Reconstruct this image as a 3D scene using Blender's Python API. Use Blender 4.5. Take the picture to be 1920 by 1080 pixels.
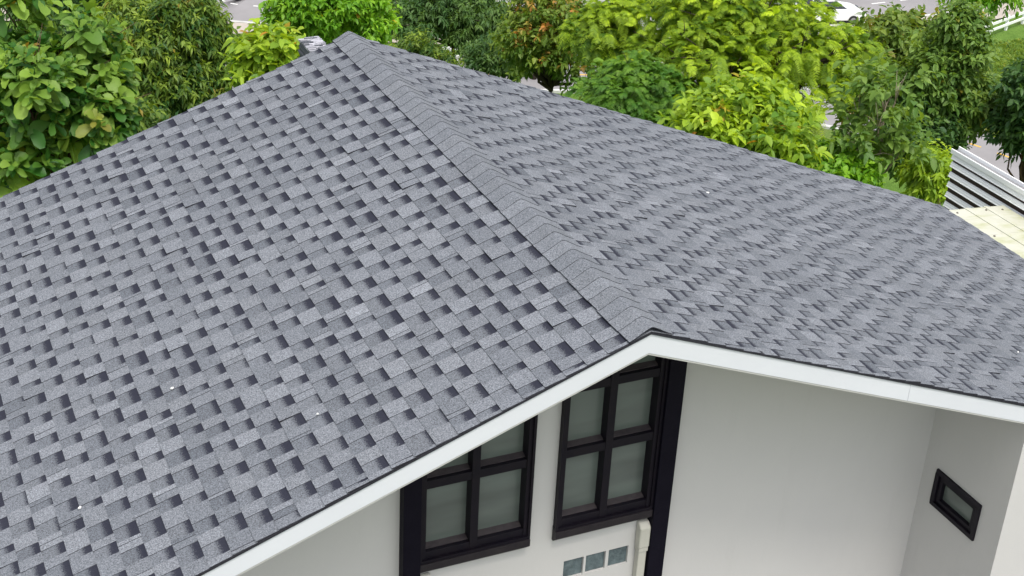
import bpy, bmesh, math, random
import numpy as np
from mathutils import Vector, Matrix
for _o in list(bpy.data.objects): bpy.data.objects.remove(_o, do_unlink=True)
scene = bpy.context.scene
COL = scene.collection

# ------------------------------------------------------------------ camera
YAW, PITCH, ROLL = 0.44420869, 0.49325487, 0.05263239
fwd = Vector((math.sin(YAW)*math.cos(PITCH), math.cos(YAW)*math.cos(PITCH), -math.sin(PITCH)))
rgt0 = Vector((math.cos(YAW), -math.sin(YAW), 0)); up0 = rgt0.cross(fwd)
rgt = rgt0*math.cos(ROLL) + up0*math.sin(ROLL)
upv = -rgt0*math.sin(ROLL) + up0*math.cos(ROLL)
cam = bpy.data.cameras.new('camera'); camo = bpy.data.objects.new('camera', cam); COL.objects.link(camo)
camo.matrix_world = Matrix(((rgt.x, upv.x, -fwd.x, -4.56507), (rgt.y, upv.y, -fwd.y, -7.37472), (rgt.z, upv.z, -fwd.z, 4.91149), (0, 0, 0, 1)))
cam.lens = 51.7588; cam.sensor_width = 36; cam.clip_start = 0.1; cam.clip_end = 2000
scene.camera = camo

# ------------------------------------------------------------------ light
SUN_EL, SUN_AZ = math.radians(66), math.radians(178)      # azimuth from +Y towards +X
world = bpy.data.worlds.new('World'); scene.world = world; world.use_nodes = True
wn = world.node_tree; bg = wn.nodes['Background']
sky = wn.nodes.new('ShaderNodeTexSky'); sky.sky_type = 'NISHITA'; sky.sun_disc = False
sky.sun_elevation = SUN_EL; sky.sun_rotation = SUN_AZ
sky.air_density = 1.0; sky.dust_density = 4.0; sky.ozone_density = 1.0
hs = wn.nodes.new('ShaderNodeHueSaturation'); hs.inputs['Saturation'].default_value = 0.35
wn.links.new(sky.outputs[0], hs.inputs['Color']); wn.links.new(hs.outputs[0], bg.inputs['Color'])
bg.inputs['Strength'].default_value = 0.15
sl = bpy.data.lights.new('sun', 'SUN'); sl.energy = 1.25; sl.angle = math.radians(12); sl.color = (1.0, 0.95, 0.86)
so = bpy.data.objects.new('sun', sl); COL.objects.link(so)
sd = Vector((math.sin(SUN_AZ)*math.cos(SUN_EL), math.cos(SUN_AZ)*math.cos(SUN_EL), math.sin(SUN_EL)))
so.rotation_euler = sd.to_track_quat('Z', 'Y').to_euler(); so.location = (20, 20, 30)
scene.view_settings.view_transform = 'Standard'; scene.view_settings.look = 'None'
scene.view_settings.exposure = 0.74; scene.view_settings.gamma = 1.0
scene.render.engine = 'CYCLES'

R = random.Random(7); G = np.random.default_rng(11)

# ------------------------------------------------------------------ materials
def mat(name, base=(0.5, 0.5, 0.5), rough=0.7, spec=0.3, metal=0.0):
    m = bpy.data.materials.new(name); m.use_nodes = True
    b = m.node_tree.nodes['Principled BSDF']
    b.inputs['Base Color'].default_value = (*base, 1); b.inputs['Roughness'].default_value = rough
    b.inputs['Specular IOR Level'].default_value = spec; b.inputs['Metallic'].default_value = metal
    return m, m.node_tree, b
def nd(t, kind, **kw):
    n = t.nodes.new(kind)
    for k, v in kw.items():
        if k in n.inputs: n.inputs[k].default_value = v
        else: setattr(n, k, v)
    return n
def mapr(t, src, a, b, c, d):
    n = nd(t, 'ShaderNodeMapRange'); t.links.new(src, n.inputs[0])
    for i, v in zip((1, 2, 3, 4), (a, b, c, d)): n.inputs[i].default_value = v
    return n.outputs[0]
def mixc(t, fac, a, b, blend='MIX'):
    n = nd(t, 'ShaderNodeMix', data_type='RGBA', blend_type=blend)
    for s, v in ((n.inputs[0], fac), (n.inputs[6], a), (n.inputs[7], b)):
        if hasattr(v, 'node'): t.links.new(v, s)
        elif isinstance(v, (int, float)): s.default_value = v
        else: s.default_value = (*v, 1)
    return n.outputs[2]
def math_(t, op, a, b=0.0):
    n = nd(t, 'ShaderNodeMath', operation=op)
    for s, v in ((n.inputs[0], a), (n.inputs[1], b)):
        if hasattr(v, 'node'): t.links.new(v, s)
        else: s.default_value = v
    return n.outputs[0]
def noise(t, scale, detail=2.0, rough=0.5, coord='Object', stretch=None):
    tc = nd(t, 'ShaderNodeTexCoord'); src = tc.outputs[coord]
    if stretch:
        mp = nd(t, 'ShaderNodeMapping'); mp.inputs['Scale'].default_value = stretch
        t.links.new(src, mp.inputs[0]); src = mp.outputs[0]
    n = nd(t, 'ShaderNodeTexNoise'); n.inputs['Scale'].default_value = scale
    n.inputs['Detail'].default_value = detail; n.inputs['Roughness'].default_value = rough
    t.links.new(src, n.inputs['Vector']); return n.outputs['Fac']
def bump(t, b, h, dist, strength=1.0):
    n = nd(t, 'ShaderNodeBump'); n.inputs['Distance'].default_value = dist; n.inputs['Strength'].default_value = strength
    t.links.new(h, n.inputs['Height']); t.links.new(n.outputs[0], b.inputs['Normal'])

def simple(name, c0, c1, scale=4.0, rough=0.7, spec=0.3, metal=0.0, bscale=60, bdist=0.002, stretch=None):
    m, t, b = mat(name, c0, rough, spec, metal)
    f = mapr(t, noise(t, scale, 4, 0.6, stretch=stretch), 0.3, 0.7, 0, 1)
    t.links.new(mixc(t, f, c0, c1), b.inputs['Base Color'])
    if bdist: bump(t, b, noise(t, bscale, 3), bdist)
    return m

# laminated shingle: granule colour from the mesh attribute 'blend' (r tone, g depth of the dark granule band
# pressed into the shingle under each cut-out, b hue), the band is a real colour of the granules
def shingle_material():
    m, t, b = mat('shingle_granules', rough=0.92, spec=0.25)
    at = nd(t, 'ShaderNodeAttribute', attribute_name='blend'); sp = nd(t, 'ShaderNodeSeparateColor'); t.links.new(at.outputs['Color'], sp.inputs[0])
    uv = nd(t, 'ShaderNodeUVMap', uv_map='UVMap'); su = nd(t, 'ShaderNodeSeparateXYZ'); t.links.new(uv.outputs[0], su.inputs[0])
    g1 = noise(t, 95, 2, 0.8); g2 = noise(t, 210, 1, 0.6); pat = noise(t, 1.1, 3, 0.6)
    base = mixc(t, sp.outputs[0], (0.076, 0.085, 0.101), (0.208, 0.221, 0.246))
    base = mixc(t, mapr(t, sp.outputs[2], 0, 1, 0, 0.35), base, (0.150, 0.158, 0.172))
    base = mixc(t, mapr(t, pat, 0.3, 0.7, 0.0, 0.14), base, (0.175, 0.186, 0.21))
    lit = mapr(t, g1, 0.25, 0.75, 0.30, 1.75); lit2 = mapr(t, g2, 0.3, 0.7, 0.7, 1.3)
    v = math_(t, 'MULTIPLY', lit, lit2)
    vm = nd(t, 'ShaderNodeVectorMath', operation='SCALE'); t.links.new(base, vm.inputs[0]); t.links.new(v, vm.inputs['Scale'])
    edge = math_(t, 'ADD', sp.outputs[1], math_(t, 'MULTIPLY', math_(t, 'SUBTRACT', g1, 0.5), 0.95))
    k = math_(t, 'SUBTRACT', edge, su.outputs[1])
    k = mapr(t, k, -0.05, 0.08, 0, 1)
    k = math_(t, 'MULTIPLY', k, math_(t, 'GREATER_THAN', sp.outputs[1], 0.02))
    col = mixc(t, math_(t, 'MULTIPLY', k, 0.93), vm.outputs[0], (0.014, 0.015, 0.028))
    t.links.new(col, b.inputs['Base Color'])
    bump(t, b, g1, 0.003, 0.6)
    return m
M = {}
M['shingle'] = shingle_material()
M['asphalt_edge'] = simple('asphalt_edge', (0.014, 0.014, 0.020), (0.03, 0.03, 0.038), 60, 0.9)
M['fascia'] = simple('fascia_paint', (0.65, 0.67, 0.71), (0.62, 0.64, 0.68), 1.2, 0.45, bscale=30, bdist=0.0008)
M['lip'] = simple('fascia_lip', (0.50, 0.50, 0.48), (0.44, 0.44, 0.42), 3, 0.5)
M['soffit'] = simple('soffit_board', (0.66, 0.62, 0.55), (0.60, 0.56, 0.49), 2, 0.7)
M['black'] = simple('black_frame_paint', (0.0060, 0.0048, 0.010), (0.010, 0.0075, 0.012), 9, 0.5, 0.2, bscale=200, bdist=0.0005)
M['post'] = simple('black_post_paint', (0.0030, 0.0022, 0.0075), (0.005, 0.004, 0.010), 6, 0.6, 0.12)
M['trunking'] = simple('trunking_plastic', (0.50, 0.49, 0.435), (0.45, 0.44, 0.385), 6, 0.45)
def wall_material():
    m, t, b = mat('wall_plaster', rough=0.85, spec=0.2)
    f = mapr(t, noise(t, 0.8, 5, 0.6), 0.3, 0.7, 0, 1); f2 = mapr(t, noise(t, 2.2, 4, 0.7, stretch=(3, 3, 0.5)), 0.55, 0.85, 0, 0.3)
    c = mixc(t, f, (0.555, 0.545, 0.530), (0.525, 0.517, 0.507)); c = mixc(t, f2, c, (0.46, 0.455, 0.44))
    t.links.new(c, b.inputs['Base Color']); bump(t, b, noise(t, 35, 5, 0.6), 0.002, 0.5); return m
M['wall'] = wall_material()
def glass_material():
    m, t, b = mat('frosted_pane', (0.085, 0.105, 0.095), 0.22, 0.5)
    f = mapr(t, noise(t, 2.2, 2, 0.5, stretch=(0.5, 1, 2.2)), 0.35, 0.65, 0, 1)
    t.links.new(mixc(t, f, (0.098, 0.112, 0.103), (0.135, 0.160, 0.145)), b.inputs['Base Color']); return m
M['pane'] = glass_material()
def block_material():
    m, t, b = mat('glass_block', (0.12, 0.2, 0.21), 0.12, 0.6)
    n1 = noise(t, 14, 3, 0.6); f = mapr(t, n1, 0.3, 0.75, 0, 1)
    t.links.new(mixc(t, f, (0.055, 0.078, 0.086), (0.14, 0.185, 0.195)), b.inputs['Base Color']); bump(t, b, n1, 0.02, 0.8); return m
M['block'] = block_material()
def slate_material():
    m, t, b = mat('stacked_slate', rough=0.8)
    f = mapr(t, noise(t, 9, 4, 0.7), 0.3, 0.7, 0, 1)
    at = nd(t, 'ShaderNodeAttribute', attribute_name='blend'); sp = nd(t, 'ShaderNodeSeparateColor'); t.links.new(at.outputs['Color'], sp.inputs[0])
    c = mixc(t, sp.outputs[0], (0.035, 0.045, 0.055), (0.50, 0.50, 0.55)); c = mixc(t, math_(t, 'MULTIPLY', f, 0.3), c, (0.12, 0.12, 0.14))
    t.links.new(c, b.inputs['Base Color']); bump(t, b, noise(t, 60, 4), 0.006); return m
M['slate'] = slate_material()
M['white_metal'] = simple('white_metal', (0.90, 0.91, 0.91), (0.86, 0.87, 0.87), 2, 0.4, 0.4)
M['brown_metal'] = simple('brown_backing', (0.030, 0.018, 0.017), (0.055, 0.034, 0.03), 4, 0.6)
M['grey_metal'] = simple('grey_metal', (0.20, 0.20, 0.21), (0.27, 0.27, 0.28), 3, 0.5)
def cream_material():
    m, t, b = mat('cream_roof_sheet', rough=0.4, spec=0.4)
    f = mapr(t, noise(t, 1.6, 4, 0.65, stretch=(0.6, 2.0, 1)), 0.47, 0.66, 0, 0.9)
    c = mixc(t, f, (0.50, 0.50, 0.41), (0.36, 0.38, 0.16)); f2 = mapr(t, noise(t, 5, 3, 0.6), 0.45, 0.8, 0, 0.5)
    c = mixc(t, f2, c, (0.62, 0.62, 0.55)); t.links.new(c, b.inputs['Base Color']); return m
M['cream'] = cream_material()
M['screw'] = simple('screw_washer', (0.16, 0.14, 0.11), (0.1, 0.09, 0.07), 40, 0.6)
def ground_material():
    m, t, b = mat('grass_ground', rough=0.95, spec=0.1)
    big = noise(t, 0.16, 5, 0.65); mid = noise(t, 1.3, 5, 0.7); fine = noise(t, 9, 4, 0.7)
    c = mixc(t, mapr(t, mid, 0.3, 0.7, 0, 1), (0.085, 0.17, 0.025), (0.16, 0.27, 0.05))
    c = mixc(t, mapr(t, big, 0.55, 0.72, 0, 0.85), c, (0.30, 0.22, 0.12))
    c = mixc(t, mapr(t, fine, 0.35, 0.7, 0, 0.5), c, (0.05, 0.09, 0.02))
    t.links.new(c, b.inputs['Base Color']); bump(t, b, fine, 0.12, 0.8); return m
M['ground'] = ground_material()
M['road'] = simple('road_asphalt', (0.235, 0.225, 0.23), (0.29, 0.28, 0.285), 0.35, 0.9, 0.2, bscale=40, bdist=0.004, stretch=(1, 1, 1))
M['pavement'] = simple('pavement_concrete', (0.46, 0.41, 0.36), (0.36, 0.32, 0.28), 1.2, 0.9)
M['paint_white'] = simple('road_paint_white', (0.75, 0.75, 0.73), (0.6, 0.6, 0.58), 5, 0.7)
M['paint_yellow'] = simple('road_paint_yellow', (0.72, 0.45, 0.08), (0.6, 0.36, 0.06), 5, 0.7)
M['added_slab'] = simple('added_forecourt_concrete', (0.19, 0.185, 0.18), (0.15, 0.147, 0.143), 0.7, 0.9)
M['kerb'] = simple('kerb_concrete', (0.55, 0.55, 0.53), (0.42, 0.42, 0.40), 2, 0.85)
M['car_paint'] = simple('white_car_paint', (0.82, 0.83, 0.84), (0.80, 0.81, 0.82), 1, 0.25, 0.5, bdist=0)
M['car_glass'] = simple('car_glass', (0.02, 0.025, 0.03), (0.03, 0.035, 0.04), 1, 0.08, 0.6, bdist=0)
M['rubber'] = simple('tyre_rubber', (0.02, 0.02, 0.02), (0.03, 0.03, 0.03), 5, 0.8)
def bark(name, a, b_):
    return simple(name, a, b_, 7, 0.9, 0.15, bscale=30, bdist=0.02, stretch=(1, 1, 0.3))
M['bark_brown'] = bark('bark_brown', (0.14, 0.085, 0.055), (0.07, 0.045, 0.032))
M['bark_pale'] = bark('bark_pale', (0.42, 0.36, 0.27), (0.25, 0.21, 0.15))
M['bark_dark'] = bark('bark_dark', (0.075, 0.058, 0.045), (0.04, 0.032, 0.026))

def leaf_material(name, c0, c1, accent, tr=0.35):
    """tint r: 0 old leaf .. 1 fresh leaf; g: share of accent colour (withering or reddish new leaf)"""
    m, t, b = mat(name, rough=0.5, spec=0.35)
    at = nd(t, 'ShaderNodeAttribute', attribute_name='blend'); sp = nd(t, 'ShaderNodeSeparateColor'); t.links.new(at.outputs['Color'], sp.inputs[0])
    c = mixc(t, sp.outputs[0], c0, c1); c = mixc(t, sp.outputs[1], c, accent)
    t.links.new(c, b.inputs['Base Color'])
    tl = nd(t, 'ShaderNodeBsdfTranslucent'); tc = mixc(t, 1.0, c, (1.7, 1.5, 0.45), 'MULTIPLY'); t.links.new(tc, tl.inputs['Color'])
    mx = nd(t, 'ShaderNodeMixShader'); mx.inputs[0].default_value = tr
    t.links.new(b.outputs[0], mx.inputs[1]); t.links.new(tl.outputs[0], mx.inputs[2])
    t.links.new(mx.outputs[0], t.nodes['Material Output'].inputs[0]); return m

# ------------------------------------------------------------------ helpers
def tag(o, label=None, cat=None, group=None, kind=None):
    if label: o['label'] = label
    if cat: o['category'] = cat
    if group: o['group'] = group
    if kind: o['kind'] = kind
    return o
def empty(name, loc=(0, 0, 0), rz=0, parent=None):
    o = bpy.data.objects.new(name, None); COL.objects.link(o); o.location = loc; o.rotation_euler = (0, 0, rz)
    o.empty_display_size = 0.3
    if parent: o.parent = parent
    return o
class MB:
    def __init__(s): s.v = []; s.f = []; s.c = []; s.uv = []; s.mi = []
    def face(s, pts, col=(0.5, 0, 0), uv=None, mi=0):
        i = len(s.v); s.v += [tuple(p) for p in pts]; s.f.append(tuple(range(i, i+len(pts))))
        s.c.append(col); s.uv.append(uv or [(0, 0)]*len(pts)); s.mi.append(mi)
    def box(s, x0, x1, y0, y1, z0, z1, col=(0.5, 0, 0), mi=0):
        P = [(x, y, z) for x in (x0, x1) for y in (y0, y1) for z in (z0, z1)]
        for q in ((0, 1, 3, 2), (4, 6, 7, 5), (0, 4, 5, 1), (2, 3, 7, 6), (0, 2, 6, 4), (1, 5, 7, 3)): s.face([P[k] for k in q], col, None, mi)
    def prism(s, poly, axis, a, b, col=(0.5, 0, 0), mi=0):
        """poly: 2D outline; axis 'y': (x,z) extruded in y from a to b; 'x': (y,z); 'z': (x,y)"""
        def P(p, k): return {'y': (p[0], k, p[1]), 'x': (k, p[0], p[1]), 'z': (p[0], p[1], k)}[axis]
        n = len(poly); s.face([P(p, a) for p in poly], col, None, mi); s.face([P(p, b) for p in poly[::-1]], col, None, mi)
        for i in range(n):
            p, q = poly[i], poly[(i+1) % n]; s.face([P(p, a), P(p, b), P(q, b), P(q, a)], col, None, mi)
    def tube(s, pts, rad, n=8, col=(0.5, 0, 0), mi=0):
        pts = [Vector(p) for p in pts]; rings = []
        for i, p in enumerate(pts):
            d = (pts[min(i+1, len(pts)-1)]-pts[max(i-1, 0)]).normalized()
            a = d.cross(Vector((0.3, 1, 0.1))).normalized(); b = d.cross(a)
            rings.append([p+(a*math.cos(2*math.pi*k/n)+b*math.sin(2*math.pi*k/n))*rad[i] for k in range(n)])
        for i in range(len(rings)-1):
            for k in range(n): s.face([rings[i][k], rings[i][(k+1) % n], rings[i+1][(k+1) % n], rings[i+1][k]], col, None, mi)
        s.face(rings[0][::-1], col, None, mi); s.face(rings[-1], col, None, mi)
    def build(s, name, mats, parent=None, weld=True, smooth=False, bevel=0, solid=True):
        me = bpy.data.meshes.new(name); me.from_pydata(s.v, [], s.f)
        if not isinstance(mats, (list, tuple)): mats = [mats]
        for m in mats: me.materials.append(m)
        at = me.color_attributes.new('blend', 'FLOAT_COLOR', 'CORNER'); uv = me.uv_layers.new(name='UVMap')
        cc = []; uu = []
        for f, c, u in zip(s.f, s.c, s.uv):
            for k in range(len(f)):
                ck = c[k] if isinstance(c[0], (tuple, list)) else c
                cc += [ck[0], ck[1], ck[2], 1.0]; uu += [u[k][0], u[k][1]]
        at.data.foreach_set('color', cc); uv.data.foreach_set('uv', uu)
        me.polygons.foreach_set('material_index', s.mi)
        if weld:
            bm = bmesh.new(); bm.from_mesh(me); bmesh.ops.remove_doubles(bm, verts=bm.verts, dist=1e-5)
            if solid: bmesh.ops.recalc_face_normals(bm, faces=bm.faces)
            bm.to_mesh(me); bm.free()
        if smooth: me.polygons.foreach_set('use_smooth', [True]*len(me.polygons))
        o = bpy.data.objects.new(name, me); COL.objects.link(o)
        if parent: o.parent = parent
        if bevel:
            b = o.modifiers.new('bevel', 'BEVEL'); b.width = bevel; b.segments = 2; b.limit_method = 'ANGLE'
        return o

# ================================================================== HOUSE
AL, AR = 0.35504, 0.36507
RIDGE, RL, RR = 6.40, 8.83, 8.83
E, V0, TW = 0.163, 0.172, 0.0105
house = empty('house', (0, 0, -6.5)); tag(house, 'white house with a grey shingled gable roof and black framed windows', 'house')
def at_house(o): o.location = (0, 0, 6.5); return o
roof = empty('roof', (0, 0, 6.5), parent=house)

def wave(u, v, s):
    return 0.005*math.sin(u*1.3+s)*math.sin(v*0.9+2*s) + 0.003*math.sin(u*3.1+v*2.3+s) + 0.0015*math.sin(v*6+u*0.7+s*3)
def slope_mesh(side, ang, length, seed):
    """laminated shingles laid course by course; u along the ridge, v down the slope"""
    r = random.Random(seed); mb = MB(); ca, sa = math.cos(ang), math.sin(ang)
    def P(u, v, h):
        h = h + wave(u, v, seed)
        return (side*(v*ca + h*sa), u, -v*sa + h*ca)
    n = int((length-V0)/E)+1; drift = 0.0
    for k in range(-1, n):
        a = V0+k*E; b = min(a+E, length) if k < n-1 else length
        if b <= a: continue
        # widths of teeth and cut-outs along the course
        u = -0.002+r.uniform(-0.004, 0.004); end = RIDGE; segs = []
        drift += r.choice((0.105, 0.12, 0.13, 0.14, 0.155)) if side < 0 else r.choice((0.09, 0.12, 0.14, 0.17)); off = drift % 0.28; cut = -0.56+off; prev = u
        while prev < end:
            w = r.choice((0.08, 0.10, 0.12, 0.13, 0.14, 0.15, 0.17, 0.19)); c0 = cut+r.uniform(-1, 1)*(0.036 if side < 0 else 0.048)-w/2; c1 = c0+w
            c0, c1 = max(c0, prev+0.03), c1
            if c1 > u and c1 > c0:
                c0 = max(c0, u); e1 = end+r.uniform(-0.003, 0.003)
                if c0 > prev+0.004: segs.append((prev, min(c0, e1), True))
                if c0 < e1: segs.append((c0, min(c1, e1), False))
                prev = c1
            cut += 0.28
        bj = b + r.uniform(-0.001, 0.001)
        for lo, hi, tooth in segs:
            tone = r.choice((0.50, 0.58, 0.64, 0.70, 0.76, 0.84)) if tooth else r.choice((0.20, 0.28, 0.34, 0.40, 0.50))
            tone = min(1, max(0, tone*0.9 + r.uniform(-0.05, 0.05))); hue = r.random()**2
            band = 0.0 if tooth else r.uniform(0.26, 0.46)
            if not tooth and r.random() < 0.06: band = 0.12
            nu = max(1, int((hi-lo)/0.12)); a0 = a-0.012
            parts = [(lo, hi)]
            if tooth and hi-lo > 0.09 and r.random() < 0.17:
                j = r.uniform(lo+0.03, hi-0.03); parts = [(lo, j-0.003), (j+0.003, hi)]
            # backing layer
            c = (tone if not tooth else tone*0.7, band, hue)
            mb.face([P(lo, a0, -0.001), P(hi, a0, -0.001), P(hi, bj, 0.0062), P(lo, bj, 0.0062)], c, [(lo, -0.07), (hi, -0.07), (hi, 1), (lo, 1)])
            mb.face([P(lo, bj, 0.0062), P(hi, bj, 0.0062), P(hi, bj, -0.004), P(lo, bj, -0.004)], (0, 0, 0), None, 1)
            if tooth:
                lift = TW + (r.uniform(0.004, 0.010) if r.random() < 0.04 else 0)
                for q0, q1 in parts:
                    sk = r.uniform(-0.003, 0.003); tn = min(1, max(0, tone + r.uniform(-0.02, 0.02) + (r.uniform(-0.3, 0.3) if len(parts) > 1 else 0)))
                    T = [P(q0, a0, 0.0020), P(q1, a0, 0.0020), P(q1+sk, bj, lift), P(q0+sk, bj, lift)]
                    B = [P(q0, a0, -0.002), P(q1, a0, -0.002), P(q1+sk, bj, -0.003), P(q0+sk, bj, -0.003)]
                    mb.face(T, (tn, 0, hue), [(q0, -0.07), (q1, -0.07), (q1, 1), (q0, 1)])
                    mb.face([T[3], T[2], B[2], B[3]], (0, 0, 0), None, 1)
                    mb.face([T[0], T[3], B[3], B[0]], (0, 0, 0), None, 1); mb.face([T[2], T[1], B[1], B[2]], (0, 0, 0), None, 1)
    return mb
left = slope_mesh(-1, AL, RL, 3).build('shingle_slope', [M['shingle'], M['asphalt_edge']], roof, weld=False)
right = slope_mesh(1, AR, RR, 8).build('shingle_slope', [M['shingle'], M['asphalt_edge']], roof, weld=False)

def ridge_cap():
    mb = MB(); r = random.Random(5); W = 0.182; n = 26; ex = 0.154
    tl, tr_ = math.sin(AL)/math.cos(AL), math.sin(AR)/math.cos(AR)
    def prof(w, y, lift):
        x = w*0.94; t = tl if w < 0 else tr_
        s = max(0.0, 1-abs(w)/W)
        z = -math.sqrt(x*x+0.0025)*t + 0.0145 + 0.038*s*s*(1.9-0.9*s) + lift
        return (x, y, z)
    y = -0.006; k = 0
    while y < RIDGE:
        y1 = y+ex+r.uniform(-0.004, 0.004); e = min(y1+0.02, RIDGE+0.01)
        tone = r.choice((0.46, 0.52, 0.58, 0.64, 0.70)); hue = r.random()**2; wl, wr = -W+r.uniform(-0.004, 0.004), W+r.uniform(-0.006, 0.006)
        sk = r.uniform(-0.004, 0.004); front = 0.0060; back = 0.0015
        ws = [wl+(wr-wl)*i/n for i in range(n+1)]
        for i in range(n):
            a, b = ws[i], ws[i+1]; ya = y+sk*a/W; yb = y+sk*b/W
            mb.face([prof(a, ya, front), prof(b, yb, front), prof(b, e, back), prof(a, e, back)], (tone, 0, hue), [(0, 0), (0, 0), (0, 1), (0, 1)])
            mb.face([prof(a, ya, front), prof(a, ya, front-0.006), prof(b, yb, front-0.006), prof(b, yb, front)], (0, 0, 0), None, 1)
        for w in (wl, wr):
            p, q = prof(w, y, front), prof(w, e, back); mb.face([p, q, (q[0], q[1], q[2]-0.007), (p[0], p[1], p[2]-0.007)], (0, 0, 0), None, 1)
        y = y1
    return mb
ridge_cap().build('ridge_cap', [M['shingle'], M['asphalt_edge']], roof, weld=False)

def rake_outline(x0, x1, top, bot):
    """band following both roof slopes, offsets measured vertically; x0<0<x1"""
    zl = lambda x: -abs(x)*math.tan(AL if x < 0 else AR)
    return [(x0, zl(x0)+bot), (0, bot), (x1, zl(x1)+bot), (x1, zl(x1)+top), (0, top), (x0, zl(x0)+top)]
XL, XR = -RL*math.cos(AL), RR*math.cos(AR)
mb = MB(); mb.prism(rake_outline(XL+0.02, XR-0.02, -0.012, -0.10), 'y', 0.045, RIDGE-0.045); mb.build('roof_deck', M['soffit'], roof)
# drip edge: thin black metal strip under the shingles on the rake
mb = MB(); mb.prism(rake_outline(XL, XR, -0.004, -0.020), 'y', -0.004, 0.044); mb.build('drip_edge', M['asphalt_edge'], roof)
for y0, y1, nm in ((0.004, 0.040, 'fascia'), (RIDGE-0.040, RIDGE-0.004, 'fascia')):
    mb = MB(); o1 = rake_outline(XL, 0.0, -0.0205, -0.172); mb.prism([o1[0], o1[1], o1[4], o1[5]], 'y', y0, y1)
    zz = lambda x: -x*math.tan(AR)
    for xa, xb in ((0.0, 2.36), (2.3625, 5.3), (5.3025, XR)): mb.prism([(xa, zz(xa)-0.172), (xb, zz(xb)-0.172), (xb, zz(xb)-0.0205), (xa, zz(xa)-0.0205)], 'y', y0, y1)
    f = mb.build(nm, M['fascia'], roof, bevel=0.002)
    mb = MB(); mb.prism(rake_outline(XL, XR, -0.1725, -0.186), 'y', y0+0.003, y1+0.05 if y0 < 1 else y1-0.004); mb.build('fascia_lip', M['lip'], f)
mb = MB(); mb.prism(rake_outline(XL+0.03, XR-0.03, -0.150, -0.165), 'y', 0.041, 1.10); mb.build('soffit', M['soffit'], roof)
for x in (XL, XR):
    z = -abs(x)*math.tan(AL if x < 0 else AR); s = 1 if x > 0 else -1
    mb = MB(); mb.box(min(x-s*0.03, x-s*0.005), max(x-s*0.03, x-s*0.005), 0.041, RIDGE-0.041, z-0.18, z-0.014); mb.build('eave_board', M['fascia'], roof)

FL = simple('white_fleck', (0.8, 0.8, 0.78), (0.7, 0.7, 0.68), 9, 0.8, bdist=0)
for sd1, u_, v_, q in ((-1, 2.02, 3.03, 0.011), (-1, 1.21, 3.92, 0.008), (1, 3.9, 3.1, 0.012), (-1, 0.9, 2.2, 0.006), (1, 1.2, 5.0, 0.007)):
    ang = AL if sd1 < 0 else AR; mb = MB(); c0 = Vector((sd1*(v_*math.cos(ang)+0.017*math.sin(ang)), u_, -v_*math.sin(ang)+0.017*math.cos(ang)))
    t1 = Vector((sd1*math.cos(ang), 0, -math.sin(ang))); t2 = Vector((0, 1, 0)); nn = Vector((sd1*math.sin(ang), 0, math.cos(ang))); P_ = []
    for i in range(9): a_ = i*0.698; P_.append(c0+(t1*math.cos(a_)*1.4+t2*math.sin(a_))*q*R.uniform(0.7, 1.3))
    for i in range(9): mb.face([P_[i], P_[(i+1) % 9], c0+nn*0.006]); mb.face([P_[i]-nn*0.008, P_[(i+1) % 9]-nn*0.008, P_[(i+1) % 9], P_[i]])
    mb.build('bird_dropping', FL, roof)
# --- walls
D = 1.10
def ztop(x): return -abs(x)*math.tan(AL if x < 0 else AR)-0.14
xs = [-7.85, -7.19, -6.15, -3.745, -1.226, -0.289, -0.053, 0.0, 0.073, 0.258, 0.280, 0.465, 0.493, 0.678, 0.829, 3.745]
zs = [-6.5, -2.995, -2.807, -2.42, 'T']
def hole(i, j):
    xm = (xs[i]+xs[i+1])/2
    if j == 3: return -1.226 < xm < -0.289 or -0.053 < xm < 0.829
    if j == 1: return any(a < xm < b for a, b in ((0.073, 0.258), (0.280, 0.465), (0.493, 0.678)))
    return False
mb = MB(); Z = lambda i, j: ztop(xs[i]) if zs[j] == 'T' else min(zs[j], ztop(xs[i]))
for i in range(len(xs)-1):
    for j in range(4):
        if hole(i, j) or (Z(i, j+1)-Z(i, j) < 1e-4 and Z(i+1, j+1)-Z(i+1, j) < 1e-3): continue
        mb.face([(xs[i], D, Z(i, j)), (xs[i+1], D, Z(i+1, j)), (xs[i+1], D, Z(i+1, j+1)), (xs[i], D, Z(i, j+1))])
        for di, e in ((-1, i), (1, i+1)):
            if 0 <= i+di < len(xs)-1 and hole(i+di, j): mb.face([(xs[e], D, Z(e, j)), (xs[e], D, Z(e, j+1)), (xs[e], D+0.16, Z(e, j+1)), (xs[e], D+0.16, Z(e, j))])
        for dj, e in ((-1, j), (1, j+1)):
            if 0 <= j+dj < 4 and hole(i, j+dj): mb.face([(xs[i], D, Z(i, e)), (xs[i+1], D, Z(i+1, e)), (xs[i+1], D+0.16, Z(i+1, e)), (xs[i], D+0.16, Z(i, e))])
at_house(mb.build('gable_wall', M['wall'], house, solid=False))
def sidewall(x, y0, y1):
    z = ztop(x); mb = MB(); mb.box(min(x, x+0.12*(1 if x > 0 else -1)), max(x, x+0.12*(1 if x > 0 else -1)), y0, y1, -6.5, z)
    return mb
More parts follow.
